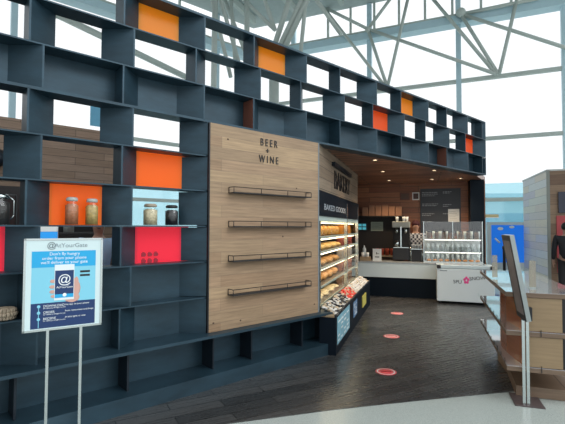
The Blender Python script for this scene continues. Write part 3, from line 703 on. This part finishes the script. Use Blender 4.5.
# ------------------------------------------------------------------ poster stand on the left
px, py = -1.785, 2.935; yawS = math.atan2(.275, .429)
ps = thing('poster_stand', 'chrome floor stand holding the blue poster for food ordering by phone', 'sign stand', (px, py, 0), yawS)
WS, Z0, Z1 = .51, .858, 1.508
MB().box(0, WS, 0, .018, Z0, Z0 + .014).box(0, WS, 0, .018, Z1 - .014, Z1).box(0, .014, 0, .018, Z0, Z1).box(WS - .014, WS, 0, .018, Z0, Z1).build('frame', M['chrome'], ps)
pb = plain('poster_white', (.62, .76, .78), .4, var=.02)
po = MB().box(.014, WS - .014, .004, .012, Z0 + .014, Z1 - .014).build('poster', pb, ps)
H = Z1 - Z0
def rect(x0, x1, v0, v1, nm, mat, d=.001):
    """x in poster widths, v downwards in poster heights"""
    return MB().box(WS * x0, WS * x1, .004 - d, .0039, Z1 - H * v1, Z1 - H * v0).build(nm, mat, po)
skyb = plain('poster_sky_blue', (.015, .38, .72), .4, var=.02); pale = plain('poster_pale_blue', (.22, .60, .76), .4, var=.02); nav = plain('poster_navy', (.008, .035, .13), .4, var=.02)
rect(.095, .905, .14, .97, 'poster_field', pale, .0008)
rect(.095, .905, .14, .315, 'blue_band', skyb, .0014)
rect(.095, .905, .70, .97, 'navy_band', nav, .0014)
wh = plain('poster_print_white', (.85, .9, .92), .4); gy = plain('poster_print_grey', (.12, .16, .18), .4)
yT = .0018
def ptxt(s, size, x, v, mat, al='CENTER'): text('poster_lettering', s, size, mat, po, (WS * x, yT, Z1 - H * v), f, .0003, al)
ptxt('@', .056, .33, .078, gy); ptxt('AtYourGate', .043, .58, .08, plain('poster_print_light_grey', (.25, .32, .36), .4))
ptxt("Don't fly hungry", .030, .5, .172, wh); ptxt('order from your phone', .030, .5, .218, wh); ptxt("we'll deliver to your gate", .030, .5, .264, wh)
# hand holding the phone: palm behind, fingers on the left edge, thumb right
hm = plain('printed_hand', (.62, .36, .30), .5, var=.1)
hd = MB()
for cx, cv, rx, rv in ((.56, .56, .15, .13), (.60, .66, .10, .06), (.355, .47, .035, .02), (.35, .53, .038, .02), (.352, .585, .036, .02), (.365, .635, .032, .018), (.655, .50, .03, .07)):
    hd.ball((WS * cx, .0032, Z1 - H * cv), (WS * rx, .0014, H * rv), 16, 8)
hd.build('printed_hand', hm, po)
ph = rect(.375, .625, .29, .68, 'printed_phone', plain('phone_white', (.75, .82, .84), .3, var=.02), .0032)
rect(.382, .618, .355, .65, 'phone_screen', nav, .0038)
rect(.382, .618, .615, .655, 'phone_strip', skyb, .0042)
text('poster_lettering', '@', .085, wh, po, (WS * .50, -.0002, Z1 - H * .455), f, .0003)
text('poster_lettering', 'AtYourGate', .021, wh, po, (WS * .505, -.0002, Z1 - H * .54), f, .0003)
MB().ball((WS * .505, -.0002, Z1 - H * .625), (.013, .0006, .013), 12, 6).build('phone_button', wh, po)
rect(.70, .83, .365, .388, 'store_badge', M['black'], .0018); rect(.70, .83, .408, .43, 'store_badge', M['black'], .0018)
for k, (a_, b_) in enumerate((('DOWNLOAD', 'the app on your phone'), ('ORDER', 'from restaurants and shops'), ('RECEIVE', 'at your gate or seat'))):
    v = .735 + k * .068
    MB().ball((WS * .19, .0016, Z1 - H * v), (.011, .001, .011), 12, 6).build('bullet', pale, po)
    ptxt(a_, .022, .245, v, wh, 'LEFT'); ptxt(b_, .017, .245 + .27, v - .002, wh, 'LEFT'); ptxt('for delivery straight to you', .013, .245, v + .022, wh, 'LEFT')
rect(.186, .194, .73, .965, 'bullet_line', pale, .0016)
for k in (.305, .725):
    x = .5096 * k
    MB().box(x - .009, x + .009, .002, .016, .012, Z0).build('pole', M['chrome'], ps)
MB().box(.06, .42, -.13, .15, .0, .012).build('base_plate', M['chrome'], ps)

# ------------------------------------------------------------------ jars on the shelf
def glass_jar(label, x, r, h, content, lidm, fill=.86, y=.1, clasp=False):
    o = thing('glass_jar', label, 'jar', Wp(x, y, zL(6) + .007), WR, 'jars on the lattice shelf')
    MB().lathe([(0, 0), (r, 0), (r, h * .74), (r * .78, h * .83), (r * .78, h * .9)], 22).build('jar_glass', M['jarglass'], o)
    c = MB().lathe([(0, .004), (r * .93, .004), (r * .93, h * .70), (r * .6, h * .76), (0, h * .77)], 20).build('jar_contents', content, o)
    MB().lathe([(0, h * .86), (r * .86, h * .86), (r * .88, h * .94), (r * .7, h), (0, h)], 20).build('jar_lid', lidm, o)
    if clasp: MB().path([(r * .9, -.02, h * .9), (r * 1.25, -.02, h * .8), (r * 1.25, -.02, h * .3), (r * 1.02, -.02, h * .2)], .005).build('jar_clasp', M['chrome'], o)
    return o
lidg = plain('glass_lid_grey', (.45, .47, .45), .2)
glass_jar('clear jar of coppery brown pods before the orange panel, left one', 1.035, .054, .235, plain('copper_brown_pods', (.45, .17, .08), .5, var=.6, scale=40), lidg)
glass_jar('clear jar of greenish beans before the orange panel, right one', 1.197, .054, .23, plain('olive_green_beans', (.48, .34, .12), .5, var=.6, scale=50), lidg)
glass_jar('jar of speckled beige beans before the white opening', 1.73, .068, .205, plain('beige_beans', (.62, .50, .33), .6, var=.7, scale=60), plain('beige_lid', (.4, .33, .25), .5))
glass_jar('jar of dark roasted coffee beans, rightmost on the shelf', 1.95, .066, .20, plain('dark_beans', (.018, .016, .02), .35, var=.6, scale=50), M['black'])
glass_jar('dark clasped jar with chrome lid at the left picture edge', .52, .075, .235, M['blackmatt'], M['chrome'], clasp=True)
o = thing('bread_basket', 'small beige wicker ring basket on the low lattice shelf at far left', 'basket', Wp(.57, .09, zL(8) + .007), WR)
wk = plain('beige_wicker', (.42, .34, .25), .7, var=.5, scale=30)
mb = MB()
for k in range(20):
    a0, a1 = 2 * math.pi * k / 20, 2 * math.pi * (k + 1) / 20
    for zz, rr in ((.018, .065), (.045, .075), (.072, .068)):
        mb.tube((rr * math.cos(a0), rr * math.sin(a0), zz), (rr * math.cos(a1), rr * math.sin(a1), zz), .017, 8)
mb.build('basket_weave', wk, o)
MB().ball((0, 0, .05), (.055, .055, .035)).build('basket_filling', plain('pale_filling', (.55, .45, .32), .7), o)

# ------------------------------------------------------------------ kitchen seen through the lattice
o = thing('kitchen_cabinet', 'tall dark kitchen cabinets standing against the brown plank wall', 'cabinet', Wp(0, 0), WR)
MB().box(-2.9, 2.3, 3.45, 3.98, .01, 2.17).build('cabinet_body', M['blackmatt'], o)
for k in range(7): 
    dd = MB().box(-2.85 + k * .74, -2.15 + k * .74, 3.43, 3.449, .06, 2.12).build('cabinet_door', M['black'], o)
    MB().box(-2.2 + k * .74, -2.18 + k * .74, 3.41, 3.429, 1.0, 1.2).build('door_handle', M['chrome'], dd)
o = thing('brewer', 'black coffee brewer with chrome pipe seen left behind the lattice', 'coffee machine', Wp(.50, 1.6, .004), WR)
MB().box(-.5, .45, -.25, .25, 0, .9).build('brewer_stand', M['blackmatt'], o); MB().box(-.4, .35, -.22, .22, .9, 1.92).build('brewer_body', M['black'], o, .02)
MB().path([(.1, -.26, 1.2), (.1, -.26, 1.85), (-.2, -.26, 1.85)], .018).build('chrome_pipe', M['chrome'], o)
o = thing('order_monitor', 'small blue and white monitor just above the poster stand top', 'monitor', Wp(1.16, 1.5, .004), WR)
MB().box(-.115, .115, 0, .03, 1.40, 1.60).build('monitor_case', M['white'], o)
MB().box(-.07, .105, -.004, 0, 1.42, 1.525).build('screen', plain('blue_screen', (.02, .3, .8), .3, emit=(.03, .35, .9), estr=.8), o)
MB().box(-.07, .105, -.004, 0, 1.53, 1.59).build('screen_header', plain('white_screen', (.7, .8, .8), .3, emit=(.8, .9, .9), estr=.5), o)
MB().box(-.03, .03, .01, .03, 0, 1.40).build('monitor_post', M['black'], o)
MB().box(-.2, .2, -.15, .2, 0, .02).build('monitor_base', M['black'], o)
o = thing('pizza_oven', 'dark oven with pale chimney standing in the kitchen behind the poster stand', 'oven', Wp(1.80, 2.9, .004), WR)
MB().box(-.4, .35, -.3, .3, 0, 1.50).build('oven_body', M['blackmatt'], o, .02)
MB().lathe([(0, 1.50), (.07, 1.50), (.07, 1.9), (0, 1.9)], 14, (-.05, 0, 0)).build('oven_flue', M['tube'], o)
MB().box(-.3, .25, -.315, -.3, 1.0, 1.3).build('oven_door', M['steel_dark'], o)
o = thing('wall_speaker', 'round black speaker on the brown plank wall at far left', 'speaker', Wp(.98, 3.93, 2.62), WR)
MB().lathe([(0, 0), (.12, 0), (.14, .03), (.14, .06), (0, .06)], 20).build('speaker_body', M['black'], o).rotation_euler = (math.pi / 2, 0, 0)
MB().lathe([(0, .062), (.1, .062), (.1, .066), (0, .066)], 20).build('speaker_grille', M['steel_dark'], o).rotation_euler = (math.pi / 2, 0, 0)

# ------------------------------------------------------------------ pavilion on the right
pv = thing('plank_pavilion', 'plank clad pavilion with whitewashed side and mixed wood front at right', 'kiosk building', Kp(4.21, 6.62, 0), KR)
MB().box(0, .05, .05, 2.60, 0, 2.98).build('white_side', M['pavwhite'], pv)
MB().box(0, 4.5, 0, .05, 0, 2.98).build('wood_front', M['pavwood'], pv)
MB().box(.05, 4.5, .05, 2.6, 2.9, 2.98).build('pavilion_roof', M['blackmatt'], pv)
MB().box(-.02, .05, -.02, .0, 0, 3.0).build('corner_trim', plain('grey_trim', (.22, .24, .22), .5), pv)
MB().box(-.02, 4.5, -.02, 2.62, 2.98, 3.02).build('roof_edge', plain('pale_coping', (.5, .52, .5), .4), pv)
MB().box(.22, 1.3, -.05, 0, 1.95, 2.46).build('dark_screen', plain('dark_display', (.02, .025, .05), .2), pv)
MB().box(.18, 1.6, -.02, 0, .5, 1.88).build('red_panel', plain('rose_red_panel', (.45, .06, .07), .5), pv)
bp_ = thing('blue_backdrop', 'bright blue advertising panel in a white frame before the glass wall', 'advertising panel', (6.42, 13.0, 0), 0)
MB().box(-.14, 1.06, 0, .08, .30, 1.75).box(-.14, -.06, 0, .08, 0, .3).box(.98, 1.06, 0, .08, 0, .3).build('panel_frame', M['white'], bp_)
MB().box(-.02, 1.0, -.012, 0, .52, 1.66).build('panel_face', plain('vivid_blue', (.012, .20, .85), .35, var=.15, scale=2, emit=(.01, .2, .9), estr=.35), bp_)
MB().ball((.25, -.012, 1.55), (.09, .004, .05)).ball((.6, -.012, 1.60), (.08, .004, .04)).tube((.08, -.012, 1.26), (.22, -.012, 1.12), .03).build('panel_marks', M['paper'], bp_)
yl = thing('yellow_band_sign', 'thin cream and yellow banner on the glass wall above the blue panel', 'banner', (8.2, 16.75, 1.98), math.atan2(-d1.y, -d1.x))
MB().box(-.5, .3, -.02, 0, 0, .12).build('banner_face', plain('yellow_cream', (.7, .55, .3), .5), yl)
MB().box(-.52, .32, -.03, -.02, -.02, .0).build('banner_rail', M['chrome'], yl)

# ------------------------------------------------------------------ people
def grow(name, edges_pts, edges, radii, mat, parent, sub=2, root=0):
    me = bpy.data.meshes.new(name + '_cage'); me.from_pydata(edges_pts, edges, [])
    o = bpy.data.objects.new(name + '_cage', me); C.objects.link(o)
    sk = o.modifiers.new('skin', 'SKIN'); sk.use_smooth_shade = True
    for i, r in enumerate(radii):
        me.skin_vertices[0].data[i].radius = (r if isinstance(r, tuple) else (r, r)); me.skin_vertices[0].data[i].use_root = i == root
    sb = o.modifiers.new('sub', 'SUBSURF'); sb.levels = sub; sb.render_levels = sub
    dg = bpy.context.evaluated_depsgraph_get(); m2 = bpy.data.meshes.new_from_object(o.evaluated_get(dg)); bpy.data.objects.remove(o)
    m2.name = name; m2.materials.clear(); m2.materials.append(mat)
    for p in m2.polygons: p.use_smooth = True
    n = bpy.data.objects.new(name, m2); C.objects.link(n); n.parent = parent; return n
def checked(name, a, b):
    m, N, L, P = new_mat(name); tc = N.new('ShaderNodeTexCoord'); ck = N.new('ShaderNodeTexChecker'); ck.inputs['Scale'].default_value = 22
    L.new(tc.outputs['Object'], ck.inputs[0]); ck.inputs[1].default_value = a + (1,); ck.inputs[2].default_value = b + (1,)
    L.new(ck.outputs[0], P.inputs['Base Color']); P.inputs['Roughness'].default_value = .8; return m
def person(label, loc, rz, H, shirt, trousers, skin=(.42, .24, .17), hairc=(.012, .01, .01), arms='down', cloth=None):
    p = thing('person', label, 'person', loc, rz); k = H / 1.75
    V = lambda x, y, z: (x * k, y * k, z * k)
    if arms == 'down': aL = [(.2, 0, 1.42), (.25, .02, 1.13), (.26, -.06, .88), (.26, -.08, .80)]
    else: aL = [(.2, 0, 1.42), (.27, .03, 1.14), (.17, -.22, 1.08), (.12, -.28, 1.10)]
    aR = [(-a, b, c) for a, b, c in aL]
    pts = [V(0, 0, .95), V(0, 0, 1.12), V(0, 0, 1.33), V(0, .005, 1.46), V(0, 0, 1.53), V(0, -.01, 1.60), V(0, -.015, 1.68)]
    legs = [(.09, 0, .88), (.10, -.01, .50), (.10, .02, .10), (.10, -.10, .04)]
    rad = [.13, .12, .14, .07, .05, .085, .075]; e = [(i, i + 1) for i in range(6)]
    def chain(start, ps_, rs):
        b = len(pts)
        for q, r in zip(ps_, rs): pts.append(V(*q)); rad.append(r)
        e.append((start, b)); e.extend((b + i, b + i + 1) for i in range(len(ps_) - 1)); return b
    for s_ in (1, -1): chain(0, [(s_ * a, b, c) for a, b, c in legs], [.085, .058, .04, .035])
    la = chain(2, aL, [.055, .042, .028, .03]); ra = chain(2, aR, [.055, .042, .028, .03])
    # fingers
    for s_, base, hand in ((1, la + 3, aL[3]), (-1, ra + 3, aR[3])):
        dz = -1 if arms == 'down' else 0; dy = -1 if arms != 'down' else -.25
        for j, ln in enumerate((.07, .078, .072, .058)):
            off = (j - 1.5) * .018
            if arms == 'down': q1 = (hand[0], hand[1] + off, hand[2] - .06); q2 = (hand[0] - s_ * .012, hand[1] + off - .01, hand[2] - .06 - ln * .7)
            else: q1 = (hand[0] + off, hand[1] - .06, hand[2]); q2 = (hand[0] + off, hand[1] - .06 - ln * .6, hand[2] - .025)
            chain(base, [q1, q2], [.009, .008])
        chain(base, [(hand[0] - s_ * .03, hand[1] - .03, hand[2] - .01), (hand[0] - s_ * .04, hand[1] - .05, hand[2] - .035)], [.011, .009])
    body = grow('body', pts, e, [r * k for r in rad], plain('skin_tone', skin, .5, var=.05), p)
    fm = MB().ball(V(0, -.105, 1.64), (.012 * k, .02 * k, .022 * k), 8, 6)
    for s_ in (1, -1): fm.ball(V(s_ * .088, .0, 1.645), (.012 * k, .02 * k, .03 * k), 8, 6)
    fm.build('nose_and_ears', plain('skin_tone2', skin, .5, var=.05), body)
    em_ = MB()
    for s_ in (1, -1): em_.ball(V(s_ * .032, -.092, 1.665), (.012 * k, .008 * k, .006 * k), 8, 6)
    em_.ball(V(0, -.09, 1.60), (.025 * k, .008 * k, .005 * k), 8, 6).build('eyes_and_mouth', plain('dark_feature', (.06, .03, .03), .4), body)
    MB().ball(V(0, .022, 1.685), (.1 * k, .11 * k, .105 * k), 16, 12, lambda v: Vector((v.x, max(v.y, -.85 + .9 * max(0, -v.z)), max(v.z, -.75)))).build('hair', plain('hair_colour', hairc, .6), p)
    # shirt and trousers follow the same skeleton
    sp = [V(0, 0, .86), V(0, 0, 1.12), V(0, 0, 1.33), V(0, .005, 1.45)] + [V(*a) for a in aL[:3]] + [V(*a) for a in aR[:3]]
    grow('shirt', sp, [(0, 1), (1, 2), (2, 3), (2, 4), (4, 5), (5, 6), (2, 7), (7, 8), (8, 9)], [r * k for r in (.165, .15, .165, .075, .08, .06, .045, .08, .06, .045)], cloth or plain('shirt_cloth', shirt, .8, var=.25, scale=12), p)
    tp = [V(0, 0, .98)] + [V(s_ * a, b, c) for s_ in (1, -1) for a, b, c in legs[:3]]
    grow('trousers', tp, [(0, 1), (1, 2), (2, 3), (0, 4), (4, 5), (5, 6)], [r * k for r in (.15, .105, .078, .062, .105, .078, .062)], plain('trouser_cloth', trousers, .8), p)
    for s_ in (1, -1): MB().ball(V(s_ * .10, -.06, .045), (.05 * k, .14 * k, .045 * k), 12, 8, lambda v: Vector((v.x, v.y, max(v.z, -.9)))).build('shoe', M['black'], p)
    return p
person('person with dark hair in a light blue patterned shirt behind the lattice', (-2.36, 5.45, .004), R(25), 1.71, (.36, .56, .80), (.03, .03, .04), arms='fwd')
person('person in black seen from the side at the right picture edge', Kp(4.40, 5.95, .0), R(150), 1.68, (.012, .012, .016), (.012, .012, .015), hairc=(.01, .008, .008))

person('barista in a dark red cap and grey checked shirt behind the counter', Kp(1.13, 5.50, .004), R(-10), 1.72, (.16, .17, .19), (.02, .02, .025), hairc=(.07, .015, .02), arms='fwd', cloth=checked('checked_shirt', (.45, .47, .5), (.03, .035, .05)))
o = thing('hanging_banner', 'pale blue banner hanging before the left glass wall', 'banner', (-7.09, 16.04, 5.38), R(41))
MB().box(-.24, .24, 0, .02, 0, .85).build('banner_face', plain('banner_blue', (.16, .45, .66), .5), o)
MB().box(-.26, .26, -.01, .03, .85, .88).build('banner_rail', M['chrome'], o)
# unseen wall added to cut the light reaching the lattice from the left
struct(MB().box(-14.2, -14, -14, 8, 0, 11.8), 'wall_light_blocker', plain('light_blocker_grey', (.30, .31, .32), .7))

# ------------------------------------------------------------------ red floor dots
rm = plain('red_floor_sticker', (.78, .07, .09), .35, var=.05); wm = plain('floor_sticker_white', (.85, .7, .68), .35, var=.03)
for (x, y), lb in (((1.146, 4.727), 'round red floor sticker with white ring nearest the camera'), ((1.595, 6.238), 'round red floor sticker with white ring, middle of the three'), ((2.118, 7.878), 'round red floor sticker with white ring farthest, near the counter')):
    o = thing('floor_sticker', lb, 'floor sticker', (x, y, .0045), 0, 'distancing stickers on the dark floor')
    MB().lathe([(0, 0), (.115, 0), (.115, .001), (0, .001)], 32).build('sticker_disc', rm, o)
    MB().lathe([(.085, .0012), (.1, .0012)], 32).build('sticker_ring', wm, o)
    MB().box(-.06, .06, -.02, .02, .001, .0014).build('sticker_print', wm if y > 5 else plain('dark_red_print', (.45, .02, .03), .4), o)
